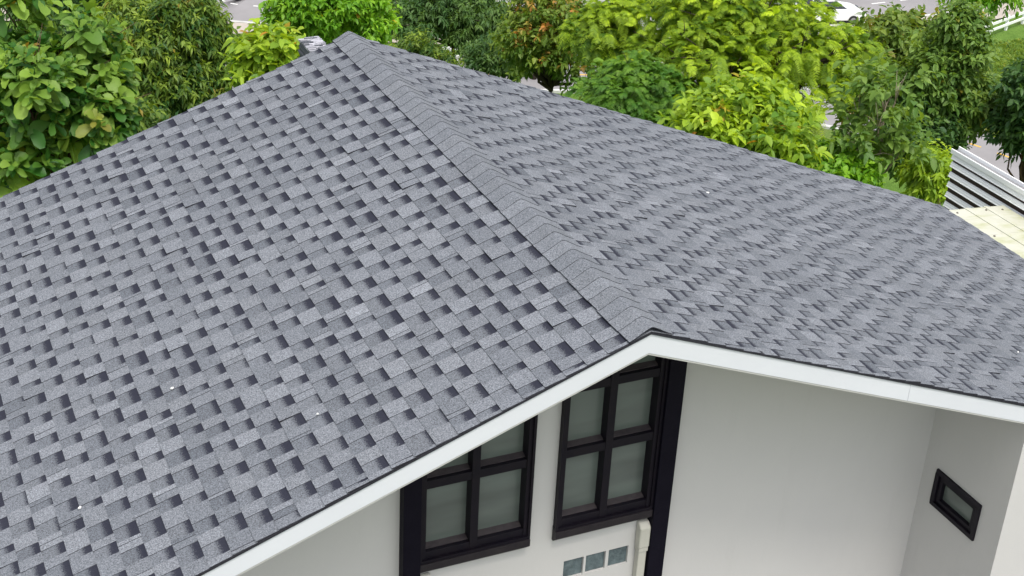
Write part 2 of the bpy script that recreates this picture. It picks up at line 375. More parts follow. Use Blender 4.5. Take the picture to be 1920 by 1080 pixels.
# corner wing on the right carrying the small window (its side faces the recess), and its twin on the left
WX = 3.745
for s in (1,):
    mb = MB(); x0, x1 = s*WX, s*7.85; YF = 0.0455
    xa, xb = min(x0, x1), max(x0, x1)
    fw = [(xa, -6.5), (xb, -6.5), (xb, ztop(xb)), (xa, ztop(xa))]
    mb.face([(p[0], YF, p[1]) for p in fw])
    # side facing the recess, with the small window opening on the right wing
    ys = [YF, 0.317, 0.916, D]; zz = [-6.5, -3.035, -2.650, ztop(x0)]
    for i in range(3):
        for j in range(3):
            if s == 1 and i == 1 and j == 1: continue
            mb.face([(x0, ys[i], zz[j]), (x0, ys[i+1], zz[j]), (x0, ys[i+1], zz[j+1]), (x0, ys[i], zz[j+1])])
    if s == 1:
        for y in (ys[1], ys[2]): mb.face([(x0, y, zz[1]), (x0, y, zz[2]), (x0+0.15, y, zz[2]), (x0+0.15, y, zz[1])])
        for z in (zz[1], zz[2]): mb.face([(x0, ys[1], z), (x0, ys[2], z), (x0+0.15, ys[2], z), (x0+0.15, ys[1], z)])
    mb.face([(x1, YF, -6.5), (x1, 5.4, -6.5), (x1, 5.4, ztop(x1)), (x1, YF, ztop(x1))])
    at_house(mb.build('wing_wall', M['wall'], house, solid=False))
mb = MB(); mb.face([(-7.85, D, -6.5), (-7.85, 5.4, -6.5), (-7.85, 5.4, ztop(7.85)), (-7.85, D, ztop(7.85))]); at_house(mb.build('side_wall', M['wall'], house, solid=False))
mb = MB(); mb.face([(-7.85, 5.4, -6.5), (7.85, 5.4, -6.5), (7.85, 5.4, ztop(7.85)), (0, 5.4, ztop(0)), (-7.85, 5.4, ztop(-7.85))]); at_house(mb.build('rear_wall', M['wall'], house, solid=False))

# --- tall windows
def window(x0, x1):
    """black window three panes high, its head cut to the roof slope"""
    w = empty('window', (0, 0, 6.5), parent=house)
    xm = x0 + (x1-x0)*0.487; ft = 0.052
    F0, F1 = D-0.045, D+0.10
    mb = MB()
    def stile(a, b, y0=F0, y1=F1):
        pts = [(a, -2.40), (b, -2.40), (b, ztop(b)+0.02)] + ([(0, ztop(0)+0.02)] if a < 0 < b else []) + [(a, ztop(a)+0.02)]
        mb.prism(pts, 'y', y0, y1)
    stile(x0, x0+ft); stile(x1-ft, x1); stile(xm-0.034, xm+0.034, F0+0.004)
    zt = []
    for za, zb in ((-2.399, -2.335), (-1.738, -1.662), (-1.136, -1.060)):
        for a, b in ((x0+ft, xm-0.034), (xm+0.034, x1-ft)):
            t = min(ztop(a), ztop(b))
            if za < t: mb.box(a, b, F0+0.008, F1, za, min(zb, t))
    f = mb.build('frame', M['black'], w, bevel=0.003)
    # outer casing, one step proud of the frame
    mb = MB()
    for a, b in ((x0-0.004, x0+0.016), (x1-0.018, x1+0.004)):
        mb.prism([(a, -2.40), (b, -2.40), (b, ztop(b)), (a, ztop(a))], 'y', D-0.062, D-0.046)
    mb.box(x0-0.004, x1+0.004, D-0.062, D+0.02, -2.425, -2.4005); mb.build('casing', M['black'], w)
    # inner beads and panes
    rows = ((-2.335, -1.738), (-1.662, -1.136), (-1.060, -0.2))
    for a, b in ((x0+ft, xm-0.034), (xm+0.034, x1-ft)):
        for za, zb in rows:
            def zc(x): return min(zb, ztop(x)+0.01)
            if za >= max(ztop(a), ztop(b), ztop(0) if a < 0 < b else -9): continue
            xsn = [a, b] if not a < 0 < b else [a, 0.0, b]
            pts = [(a, za), (b, za)] + [(x, max(za+0.001, zc(x))) for x in xsn[::-1]]
            mb = MB(); mb.face([(p[0], D+0.055, p[1]) for p in pts]); mb.build('pane', M['pane'], w, solid=False)
            mb = MB(); mb.prism([(D+0.054, za), (D+0.001, za), (D+0.001, za+0.006), (D+0.054, za+0.022)], 'x', a, b); mb.build('bead', M['bead'], f)
    # sill: apron with a bevelled ledge under it
    mb = MB(); mb.prism([(D+0.03, -2.426), (D-0.075, -2.426), (D-0.075, -2.492), (D-0.02, -2.545), (D+0.03, -2.545)], 'x', x0-0.003, x1+0.003)
    mb.build('sill', M['sill'], w, bevel=0.003)
    return w
M['bead'] = simple('bead_lit', (0.045, 0.038, 0.042), (0.07, 0.06, 0.062), 12, 0.6)  # black frame tone lightened: light on the upward bead faces is in the colour
M['sill'] = simple('sill_paint', (0.014, 0.011, 0.015), (0.022, 0.018, 0.021), 8, 0.5)
window(-1.226, -0.289); window(-0.053, 0.829)
mb = MB(); mb.prism([(-1.376, -6.5), (-1.2305, -6.5), (-1.2305, ztop(-1.2305)), (-1.376, ztop(-1.376))], 'y', D-0.09, D+0.05); at_house(mb.build('post', M['post'], house, bevel=0.004))
mb = MB(); mb.prism([(0.8335, -6.5), (0.988, -6.5), (0.988, ztop(0.988)), (0.8335, ztop(0.8335))], 'y', D-0.09, D+0.05); at_house(mb.build('post', M['post'], house, bevel=0.004))
for a, b in ((0.073, 0.258), (0.280, 0.465), (0.493, 0.678)):
    mb = MB(); mb.box(a, b, D+0.018, D+0.10, -2.995, -2.807); g = at_house(mb.build('glass_block', M['block'], house, bevel=0.008))
# the small window of the side wall
sw = empty('window', (WX, 0.6165, 6.5-2.8425), parent=house)
def ring(mb, y0, y1, z0, z1, t, xa, xb):
    mb.box(xa, xb, y0, y1, z0, z0+t); mb.box(xa, xb, y0, y1, z1-t, z1)
    mb.box(xa, xb, y0, y0+t, z0+t, z1-t); mb.box(xa, xb, y1-t, y1, z0+t, z1-t)
mb = MB(); ring(mb, -0.2995, 0.2995, -0.1925, 0.1925, 0.045, -0.022, 0.10); fr = mb.build('frame', M['black'], sw, bevel=0.003)
mb = MB(); ring(mb, -0.245, 0.245, -0.138, 0.138, 0.040, -0.004, 0.09); mb.build('sash', M['sash'] if 'sash' in M else M['black'], sw, bevel=0.003)
mb = MB(); mb.face([(0.035, -0.206, -0.099), (0.035, 0.206, -0.099), (0.035, 0.206, 0.099), (0.035, -0.206, 0.099)]); mb.build('pane', M['pane'], sw, solid=False)
# air-conditioner pipe trunking on the wall
def trunking(x0, x1, z1):
    t = empty('pipe_trunking', (0, 0, 6.5), parent=house)
    mb = MB(); mb.prism([(D-0.004, z1), (D-0.045, z1-0.008), (D-0.085, z1-0.045), (D-0.085, z1-0.25), (D-0.004, z1-0.25)], 'x', x0-0.012, x1+0.012); mb.build('elbow_cap', M['trunking'], t, bevel=0.012)
    mb = MB(); mb.box(x0-0.006, x1+0.006, D-0.078, D-0.004, z1-0.295, z1-0.252); mb.build('joint_collar', M['trunking'], t, bevel=0.004)
    mb = MB(); mb.box(x0, x1, D-0.07, D-0.004, -6.4, z1-0.297); mb.build('duct', M['trunking'], t, bevel=0.006)
trunking(0.742, 0.818, -2.555); trunking(-1.205, -1.135, -2.56)

# --- chimney clad in stacked slate, behind the far gable
ch = empty('chimney', (-0.19, 6.955, 6.5-0.27), parent=house)
mb = MB(); r = random.Random(4)
z = -6.2
while z < -0.045:
    z1 = z+r.uniform(0.016, 0.04)
    if z < -1.5: z1 = z+0.3
    z1 = min(z1, -0.02); j = r.uniform(-0.010, 0.008); k = r.uniform(-0.010, 0.008); c = r.random()
    mb.box(-0.11+j, 0.11-k, -0.20+k, 0.22-j, z, z1-0.003, (c*c*0.16, 0, 0)); z = z1
x = -0.20
while x < 0.225:
    w = r.uniform(0.014, 0.032); a = -0.113; 
    while a < 0.113:
        l = r.uniform(0.05, 0.15); h = r.uniform(-0.008, 0.012)
        mb.box(a, min(a+l, 0.118)-0.002, x, x+w-0.003, -0.024, h, (r.choice((0.05, 0.5, 0.75, 1.0, 1.0)), 0, 0)); a += l
    x += w
mb.build('slate_cladding', M['slate'], ch)

# ================================================================== NEIGHBOURING CANOPY AND LOUVRED SCREEN
LX = 9.387
can = empty('lean_to_roof', (8.37, 4.0, -6.5)); tag(can, 'cream lean-to roof of stained plastic sheets beside the grey eave', 'roof')
def cz(x): return 6.5-3.235-(x-8.37)*0.075
mb = MB(); y0, y1 = -2.0, 2.40; n = 8
sh = [8.372, 8.70, 9.03, 9.355]
for i in range(3):
    a, b = sh[i]-8.37, sh[i+1]-8.37
    mb.prism([(a, cz(sh[i])), (b-0.004, cz(sh[i+1])), (b-0.004, cz(sh[i+1])-0.008), (a, cz(sh[i])-0.008)], 'y', y0, y1)
mb.build('roof_sheet', M['cream'], can)
mb = MB()
for x in sh[1:-1]: mb.box(x-0.028-8.37, x+0.028-8.37, y0, y1, cz(x)+0.001, cz(x)+0.012)
for y in (-1.0, 0.0, 0.8, 1.6): mb.prism([(0.01, cz(8.38)+0.001), (0.98, cz(9.35)+0.001), (0.98, cz(9.35)+0.004), (0.01, cz(8.38)+0.004)], 'y', y, y+0.02)
mb.build('seam_strip', M['lip2'] if 'lip2' in M else M['cream'], can)
r = random.Random(9)
for y in (2.3, 1.55, 0.75, 0.05, -0.8):
    for x in (8.46, 8.74, 8.99, 9.2):
        mb = MB(); xx = x+r.uniform(-0.03, 0.03)-8.37; yy = y+r.uniform(-0.03, 0.03); zz = cz(xx+8.37)
        mb.tube([(xx, yy, zz), (xx, yy, zz+0.012)], [0.018, 0.011], 8); mb.build('screw', M['screw'], can)
mb = MB(); mb.box(0.0, 0.05, y0, y1-0.01, cz(8.4)-0.07, cz(8.4)-0.010); mb.box(0.9, 0.95, y0, y1-0.01, cz(9.3)-0.09, cz(9.3)-0.020)
for xx in (0.05, 0.9):
    for yy in (y0+0.1, y1-0.15): mb.box(xx-0.04, xx+0.04, yy, yy+0.08, 0, cz(xx+8.37)-0.08)
mb.build('support_frame', M['grey_metal'], can)

lou = empty('louvred_screen', (LX, 5.0, -6.5)); tag(lou, 'white slatted metal screen wall with dark gaps behind the lean-to roof', 'screen wall')
Y0, Y1 = -3.0, 2.62; top = 6.5-3.02
mb = MB(); mb.box(0.042, 0.11, Y0, Y1-0.02, 0.0, top-0.02); mb.build('backing_panel', M['brown_metal'], lou)
z = top-0.03; k = 0
while z > 1.2:
    # one slat: a folded white sheet, thickness and lip included
    mb = MB(); h = 0.060
    mb.prism([(0.038, z), (0.026, z-0.003), (0.022, z-0.020), (0.014, z-0.032), (0.012, z-h), (0.002, z-h-0.002), (0.000, z-h-0.010), (0.016, z-h-0.008), (0.022, z-0.036), (0.030, z-0.022), (0.040, z-0.006)], 'y', Y0, Y1-0.006*k)
    mb.build('slat', M['white_metal'], lou); z -= (0.152 if k else 0.118); k += 1
mb = MB(); mb.box(-0.005, 0.015, Y0, Y1+0.02, top-0.022, top+0.045); mb.box(0.125, 0.145, Y0, Y1+0.02, top-0.022, top+0.06); mb.build('coping_lip', M['white_metal'], lou)
mb = MB(); mb.box(0.016, 0.124, Y0, Y1+0.015, top-0.022, top+0.012); mb.build('coping_channel', M['grey_metal'], lou)

# ================================================================== GROUND, ROADS
def gz(x, y):
    s = 0.43*x+0.903*y
    t = min(1.0, max(0.0, (s-9)/41.0)); t = t*t*(3-2*t)
    z = -6.5-15.5*t
    if t < 1: z += 0.25*math.sin(x*0.5)*math.sin(y*0.4)*min(1, max(0, t*(1-t)*4))
    return z
xs_ = [-160+2.5*i for i in range(0, 145)]; ys_ = [-60+2.5*i for i in range(0, 120)]
xs_ = [-900, -500, -250]+xs_+[260, 350, 600, 1000]; ys_ = [-500, -200]+ys_+[260, 330, 500, 1000]
vs = [(x, y, gz(x, y)) for y in ys_ for x in xs_]; nx = len(xs_)
fs = [(j*nx+i, j*nx+i+1, (j+1)*nx+i+1, (j+1)*nx+i) for j in range(len(ys_)-1) for i in range(nx-1)]
me = bpy.data.meshes.new('ground'); me.from_pydata(vs, [], fs); me.materials.append(M['ground']); me.polygons.foreach_set('use_smooth', [True]*len(fs))
go = bpy.data.objects.new('ground', me); COL.objects.link(go); tag(go, kind='structure')
GZ = -22.0
mb = MB(); mb.box(-14, 14, -12, 7.6, -6.6, -6.44); o = mb.build('added_forecourt', M['added_slab'], solid=True); tag(o, kind='structure')  # unseen slab, added to keep green ground bounce off the walls
def catmull(P, n=10):
    P = [Vector(p) for p in P]; P = [2*P[0]-P[1]]+P+[2*P[-1]-P[-2]]; out = []
    for i in range(1, len(P)-2):
        for k in range(n):
            t = k/n; out.append(0.5*((2*P[i])+(P[i+1]-P[i-1])*t+(2*P[i-1]-5*P[i]+4*P[i+1]-P[i+2])*t*t+(3*P[i]-P[i-1]-3*P[i+1]+P[i+2])*t**3))
    return out+[P[-2]]
def ribbon(mb, path, o0, o1, z0, z1=None, sel=None):
    """strip between two sideways offsets of a path, flat or as a solid kerb"""
    L = []
    for i, p in enumerate(path):
        d = (path[min(i+1, len(path)-1)]-path[max(i-1, 0)]).normalized(); n = Vector((-d.y, d.x)); L.append((p+n*o0, p+n*o1))
    for i in range(len(path)-1):
        if sel and not sel(i): continue
        a, b = L[i]; c, d = L[i+1]; z = z1 if z1 is not None else z0
        mb.face([(a.x, a.y, z), (b.x, b.y, z), (d.x, d.y, z), (c.x, c.y, z)])
        if z1 is not None:
            mb.face([(a.x, a.y, z0), (a.x, a.y, z), (c.x, c.y, z), (c.x, c.y, z0)]); mb.face([(b.x, b.y, z), (b.x, b.y, z0), (d.x, d.y, z0), (d.x, d.y, z)])
far = catmull([(-40, 92), (-10, 84.5), (12.3, 78.0), (16.5, 74.6), (26, 70.2), (33.5, 67.6), (41, 65.6), (53.5, 64.6), (64, 66.5), (90, 76)], 30)
near = catmull([(-40, 78), (-10, 71.5), (10, 65.0), (15, 62.6), (20, 61.0), (27, 59.5), (32, 57.4), (38, 52.5), (43, 46.5), (45.5, 40), (46, 30), (44, 15)], 30)
def road(path, hw, dash, side):
    mb = MB(); ribbon(mb, path, -hw, hw, GZ+0.02); o = mb.build('road', M['road'], solid=False); tag(o, kind='structure')
    mb = MB(); ribbon(mb, path, -0.07, 0.07, GZ+0.026, sel=lambda i: i % 7 < 3); mb.build('lane_marking', M[dash], o, solid=False)
    mb = MB(); ribbon(mb, path, hw-0.35, hw-0.22, GZ+0.026); ribbon(mb, path, -hw+0.22, -hw+0.35, GZ+0.026); mb.build('edge_line', M[side], o, solid=False)
    mb = MB(); ribbon(mb, path, hw, hw+0.2, GZ-0.05, GZ+0.14); ribbon(mb, path, -hw-0.2, -hw, GZ-0.05, GZ+0.14); k = mb.build('kerb', M['kerb'], solid=False); tag(k, kind='structure')
    return o
road(far, 3.2, 'paint_white', 'paint_white'); road(near, 2.6, 'paint_yellow', 'paint_white')
mb = MB(); ribbon(mb, far, -5.4, -3.41, GZ+0.10); o = mb.build('pavement', M['pavement'], solid=False); tag(o, kind='structure')
def fence(name, pts, label, cat, h, rails, gap, group=None):
    P = [Vector(p) for p in pts]; d = P[1]-P[0]; L = d.length; a = math.atan2(d.y, d.x)
    o = empty(name, (P[0].x, P[0].y, GZ), a); tag(o, label, cat, group); n = int(L/gap)
    for i in range(n+1):
        mb = MB(); mb.box(i*L/n-0.08, i*L/n+0.08, -0.07, 0.07, 0, h); mb.build('post', M['white_metal'], o, bevel=0.01)
    for z in rails:
        mb = MB(); mb.box(-0.3, L+0.3, -0.13, -0.075, z-0.075, z+0.075); mb.build('rail', M['white_metal'], o)
fence('rail_fence', [(54.6, 56.5), (68, 61.5)], 'white two-rail fence with square posts along the green verge', 'fence', 0.95, (0.42, 0.80), 2.0)
fence('guard_rail', [(22.5, 63.9), (33.0, 60.6)], 'white guard rail beside the road behind the dark spreading tree', 'guard rail', 0.62, (0.46,), 1.9)
fence('guard_rail', [(40.0, 60.9), (46.5, 59.9)], 'white guard rail beside the road near the white car', 'guard rail', 0.62, (0.46,), 1.9)

# ------------------------------------------------------------------ parked car glimpsed through the trees
def car(x, y, rz):
    o = empty('parked_car', (x, y, GZ+0.02), rz); tag(o, 'white car on the road seen through the feathery tree', 'car')
    side = [(-2.15, 0.42), (-2.2, 0.75), (-2.05, 0.95), (-1.25, 1.02), (1.0, 1.0), (1.75, 0.88), (2.15, 0.72), (2.2, 0.42), (1.85, 0.30), (-1.9, 0.30)]
    mb = MB(); mb.prism(side, 'y', -0.86, 0.86); mb.build('body', M['car_paint'], o, bevel=0.07)
    mb = MB()
    b = [(-1.75, -0.76, 1.0), (0.95, -0.76, 1.0), (0.95, 0.76, 1.0), (-1.75, 0.76, 1.0)]; t = [(-1.25, -0.62, 1.42), (0.15, -0.62, 1.44), (0.15, 0.62, 1.44), (-1.25, 0.62, 1.42)]
    for i in range(4): mb.face([b[i], b[(i+1) % 4], t[(i+1) % 4], t[i]])
    mb.face(t); mb.face(b[::-1]); mb.build('window_band', M['car_glass'], o, bevel=0.03)
    mb = MB(); mb.box(-1.22, 0.12, -0.61, 0.61, 1.43, 1.475); mb.build('roof_panel', M['car_paint'], o, bevel=0.02)
    for sx in (-1.35, 1.35):
        for sy in (-0.8, 0.8):
            mb = MB(); mb.tube([(sx, sy-0.1, 0.31), (sx, sy+0.1, 0.31)], [0.31, 0.31], 20); w = mb.build('wheel', M['rubber'], o, bevel=0.02)
            mb = MB(); s = 1 if sy > 0 else -1; mb.tube([(sx, sy+s*0.09, 0.31), (sx, sy+s*0.115, 0.31)], [0.19, 0.17], 14); mb.build('rim', M['grey_metal'], w)
    for sy in (-0.6, 0.6): mb = MB(); mb.box(2.10, 2.20, sy-0.18, sy+0.18, 0.62, 0.76); mb.build('headlight', M['car_glass'], o, bevel=0.02)
car(48.5, 62.4, math.radians(-12))

# ================================================================== TREES
def nrm(a): return a/np.maximum(1e-9, np.linalg.norm(a, axis=-1, keepdims=True))
PROFILE = {
    'teak': (np.array([0, .18, .45, .72, .92, 1.0]), np.array([.03, .09, .19, .26, .18, .0])),
    'broad': (np.array([0, .3, .68, 1.0]), np.array([.03, .24, .20, .0])),
    'lance': (np.array([0, .40, 1.0]), np.array([.03, .18, .0])),
    'pinna': (np.array([0, .45, 1.0]), np.array([.10, .15, .04])),
}
def leaves_mesh(name, O, A, Nn, L, kind, droop, tint, acc, material, parent, wide=1.0):
    """N leaf blades as one mesh: O base, A direction, Nn face normal, L length"""
    ts, ws = PROFILE[kind]; n = len(O); B = nrm(np.cross(A, Nn)); C = nrm(np.cross(B, A)); k = len(ts)
    jit = 1+0.25*G.standard_normal((n, 1)).clip(-1.5, 1.5)
    V = np.empty((n, k, 3, 3), np.float32)
    for i, (t, w) in enumerate(zip(ts, ws)):
        mid = O+A*(L*t)[:, None]; mid[:, 2] -= L*droop*t*t
        side = B*(L*w*wide)[:, None]*jit; fold = C*(L*w*0.38*wide)[:, None]
        wv = 0.10*math.sin(i*2.1) if kind == 'teak' else 0
        V[:, i, 0] = mid-side+fold*(1+wv*6); V[:, i, 1] = mid; V[:, i, 2] = mid+side+fold*(1-wv*6)
    idx = np.arange(n*k*3).reshape(n, k, 3)
    q = np.stack([np.stack([idx[:, :-1, c], idx[:, 1:, c], idx[:, 1:, c+1], idx[:, :-1, c+1]], -1) for c in (0, 1)], 2).reshape(-1, 4)
    me = bpy.data.meshes.new(name); nv = n*k*3; nf = len(q)
    me.vertices.add(nv); me.vertices.foreach_set('co', V.reshape(-1)); me.loops.add(nf*4); me.loops.foreach_set('vertex_index', q.reshape(-1).astype(np.int32))
    me.polygons.add(nf); me.polygons.foreach_set('loop_start', np.arange(0, nf*4, 4, dtype=np.int32)); me.polygons.foreach_set('loop_total', np.full(nf, 4, np.int32))
    me.polygons.foreach_set('use_smooth', np.ones(nf, bool))
    at = me.color_attributes.new('blend', 'FLOAT_COLOR', 'POINT'); c = np.ones((n, k*3, 4), np.float32); c[:, :, 0] = tint[:, None]; c[:, :, 1] = acc[:, None]; c[:, :, 2] = 0
    at.data.foreach_set('color', c.reshape(-1)); me.materials.append(material); me.update(); me.validate()
    o = bpy.data.objects.new(name, me); COL.objects.link(o); o.parent = parent
    return o
def rdir(n):
    v = G.standard_normal((n, 3)); return nrm(v)
def perp(A):
    return nrm(np.cross(A, rdir(len(A))))

LM = {}
def pal(name, c0, c1, acc, tr=0.35): LM[name] = leaf_material('leaf_'+name, c0, c1, acc, tr)
pal('teak', (0.036, 0.128, 0.016), (0.44, 0.62, 0.085), (0.33, 0.16, 0.04), 0.35)
pal('weep', (0.030, 0.095, 0.018), (0.36, 0.48, 0.050), (0.30, 0.20, 0.03))
pal('deep', (0.036, 0.100, 0.028), (0.12, 0.22, 0.042), (0.2, 0.18, 0.03))
pal('bright', (0.110, 0.280, 0.018), (0.38, 0.64, 0.035), (0.70, 0.38, 0.02), 0.4)
pal('lime', (0.100, 0.220, 0.020), (0.52, 0.68, 0.045), (0.55, 0.20, 0.03), 0.4)
pal('acacia', (0.042, 0.110, 0.028), (0.15, 0.25, 0.050), (0.25, 0.22, 0.03))
pal('orange', (0.080, 0.165, 0.022), (0.32, 0.40, 0.055), (0.68, 0.26, 0.08), 0.4)
pal('feather', (0.080, 0.185, 0.018), (0.54, 0.70, 0.030), (0.40, 0.33, 0.04), 0.42)
pal('feather_dark', (0.065, 0.180, 0.022), (0.22, 0.38, 0.035), (0.3, 0.25, 0.04), 0.4)
pal('olive', (0.085, 0.165, 0.024), (0.27, 0.34, 0.055), (0.40, 0.27, 0.07), 0.35)
pal('soft', (0.095, 0.195, 0.040), (0.28, 0.40, 0.075), (0.45, 0.35, 0.05), 0.4)

def tree(t):
    (label, name, cx, cy, cz_, rx, rz, kind, palette, leafL, nsub, nspray, bark_, accent, gap) = t
    base = gz(cx, cy); root = empty(name, (cx, cy, base)); tag(root, label, 'shrub' if name == 'shrub' else 'tree', 'trees and shrubs behind the roof')
    c = np.array([0, 0, cz_-base]); rr = np.array([rx, rx, rz])
    # sub-crowns
    d = rdir(nsub); d[:, 2] = np.abs(d[:, 2])*1.0-0.25; d = nrm(d)
    rad = G.uniform(0.38, 0.82, nsub)[:, None]; sub = c+d*rr*rad
    sr = G.uniform(0.26, 0.44, nsub)*min(rx, rz*1.2)*(1.0 if nsub > 12 else 1.25)
    # trunk and limbs
    mb = MB(); R2 = random.Random(int(cx*100)); H = cz_-base; tr0 = max(0.05, 0.05*rx+0.012*H)
    fork = max(0.3*H, H-rz*0.75); lean = (R2.uniform(-0.3, 0.3), R2.uniform(-0.3, 0.3))
    stem = [(lean[0]*0.3*math.sin(k*1.1)*k/6, lean[1]*0.3*math.cos(k*0.9)*k/6, H*1.0*k/6*0.98) for k in range(7)]
    stem[0] = (0, 0, -0.3); mb.tube(stem, [tr0*(1.15-0.95*k/6) for k in range(7)], 9)
    for i in range(nsub):
        s = sub[i]; st = R2.uniform(0.35, 0.9); k = fork+(H*0.95-fork)*st*0.7
        a = Vector((0, 0, min(k, s[2]-0.1*rz))); kk = max(0, min(5, int(a.z/(H*0.98)*6))); a.x = stem[kk][0]; a.y = stem[kk][1]
        b = Vector(s); m = a.lerp(b, 0.5)+Vector((R2.uniform(-.1, .1)*rx, R2.uniform(-.1, .1)*rx, -0.08*rz))
        m2 = a.lerp(b, 0.8)+Vector((R2.uniform(-.06, .06)*rx, R2.uniform(-.06, .06)*rx, 0.02*rz))
        q = tr0*0.42; mb.tube([a, m, m2, b], [q, q*0.65, q*0.4, q*0.15], 6)
        for j in range(3):
            e = b+Vector((R2.gauss(0, 1), R2.gauss(0, 1), R2.gauss(0.3, 0.8)))*float(sr[i])*0.6
            mb.tube([m2, m2.lerp(e, 0.5)+Vector((0, 0, 0.05)), e], [q*0.28, q*0.18, q*0.07], 5)
    mb.build('trunk', M[bark_], root, smooth=True)
    # sprays on the sub-crowns
    ns = nspray; w = sr**2; w = w/w.sum(); pick = G.choice(nsub, ns, p=w)
    sd_ = rdir(ns); sd_[:, 2] = sd_[:, 2]*0.8+0.30; sd_ = nrm(sd_)
    depth = G.uniform(0.45, 1.08, ns)**0.6
    O = sub[pick]+sd_*(sr[pick]*depth)[:, None]*np.array([1, 1, 0.85])
    subt = G.uniform(-0.18, 0.18, nsub)[pick]
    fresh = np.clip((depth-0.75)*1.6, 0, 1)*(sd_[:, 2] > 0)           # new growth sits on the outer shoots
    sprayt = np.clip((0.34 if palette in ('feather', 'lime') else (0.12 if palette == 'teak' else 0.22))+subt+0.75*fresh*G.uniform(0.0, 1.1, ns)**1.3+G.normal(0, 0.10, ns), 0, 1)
    acs = (G.random(ns) < accent)*G.uniform(0.4, 1.0, ns)*(fresh > 0.1 if palette == 'orange' else 1)
    mtl = LM[palette]
    if kind == 'teak':
        K = 8; A0 = nrm(sd_*0.8+0.35*rdir(ns)+np.array([0, 0, 0.6]))
        o = np.repeat(O, K, 0); a0 = np.repeat(A0, K, 0); ang = np.tile(np.arange(K)*2.4, ns)+np.repeat(G.uniform(0, 6, ns), K)
        u = np.repeat(perp(A0), K, 0); v = np.cross(a0, u); up = np.tile(np.linspace(0.05, 1.5, K), ns)[:, None]
        A = nrm(u*np.cos(ang)[:, None]+v*np.sin(ang)[:, None]+a0*up+G.normal(0, .12, o.shape)); o = o+a0*(up*0.12*1.0-0.1)
        L = leafL*G.uniform(0.6, 1.15, len(o))*(1.15-0.35*up[:, 0]); N = nrm(a0+0.35*rdir(len(o))); dr = 0.30
    elif kind == 'pinna':
        # compound fronds: four arching rachises per spray, pinnae in pairs
        FR = 3; K = 22; A0 = nrm(np.repeat(sd_, FR, 0)*0.8+rdir(ns*FR)*0.75+np.array([0, 0, 0.15])); o0 = np.repeat(O, FR, 0)
        FL = leafL*3.2*G.uniform(0.7, 1.25, ns*FR)
        side = nrm(np.cross(A0, np.array([0, 0, 1.0])+0.3*rdir(ns*FR))); 
        s = np.tile(np.repeat(np.linspace(0.12, 1, K//2), 2), ns*FR); sg = np.tile(np.array([1, -1]), ns*FR*K//2)
        a = np.repeat(A0, K, 0); b = np.repeat(side, K, 0); fl = np.repeat(FL, K)
        o = np.repeat(o0, K, 0)+a*(fl*s)[:, None]; o[:, 2] -= fl*0.55*s*s
        tang = a.copy(); tang[:, 2] -= 1.1*s; tang = nrm(tang)
        A = nrm(b*sg[:, None]+tang*0.45+G.normal(0, .06, o.shape)); L = leafL*(1.0-0.55*np.abs(s-0.4)**1.3*1.6)*np.repeat(G.uniform(0.8, 1.2, ns*FR), K)
        N = nrm(np.cross(b, tang)); N[N[:, 2] < 0] *= -1; dr = 0.25; K = FR*K
    else:
        K = 9 if kind == 'broad' else 12; A0 = nrm(sd_+0.5*rdir(ns)+np.array([0, 0, 0.1 if kind == 'broad' else -0.35]))
        TL = leafL*(2.0 if kind == 'broad' else 2.2)*G.uniform(0.6, 1.2, ns)
        s = np.tile(np.linspace(0.05, 1, K), ns); a = np.repeat(A0, K, 0); u = np.repeat(perp(A0), K, 0); v = np.cross(a, u)
        ang = np.tile(np.arange(K)*2.4, ns)+np.repeat(G.uniform(0, 6, ns), K)
        o = np.repeat(O, K, 0)+a*(np.repeat(TL, K)*s)[:, None]; hang = -0.15 if kind == 'broad' else -0.50
        A = nrm(u*np.cos(ang)[:, None]+v*np.sin(ang)[:, None]+a*0.7+np.array([0, 0, hang])+G.normal(0, .15, o.shape))
        L = leafL*G.uniform(0.65, 1.2, len(o)); N = nrm(np.array([0, 0, 1.0])+0.55*rdir(len(o))); dr = 0.25
    if gap: 
        keep = np.repeat(G.random(ns) > gap, K)
    else: keep = np.ones(len(o), bool)
    ti = np.clip(np.repeat(sprayt, K)+G.normal(0, 0.10, len(o)), 0, 1); ac = np.clip(np.repeat(acs, K)*G.uniform(0.3, 1, len(o)), 0, 1)
    if palette in ('bright', 'lime', 'olive', 'weep'):
        ac = np.where(G.random(len(o)) < 0.006, G.uniform(0.5, 1, len(o)), ac)
    leaves_mesh('crown', o[keep], A[keep], N[keep], L[keep], kind, dr, ti[keep], ac[keep], mtl, root)
    return root
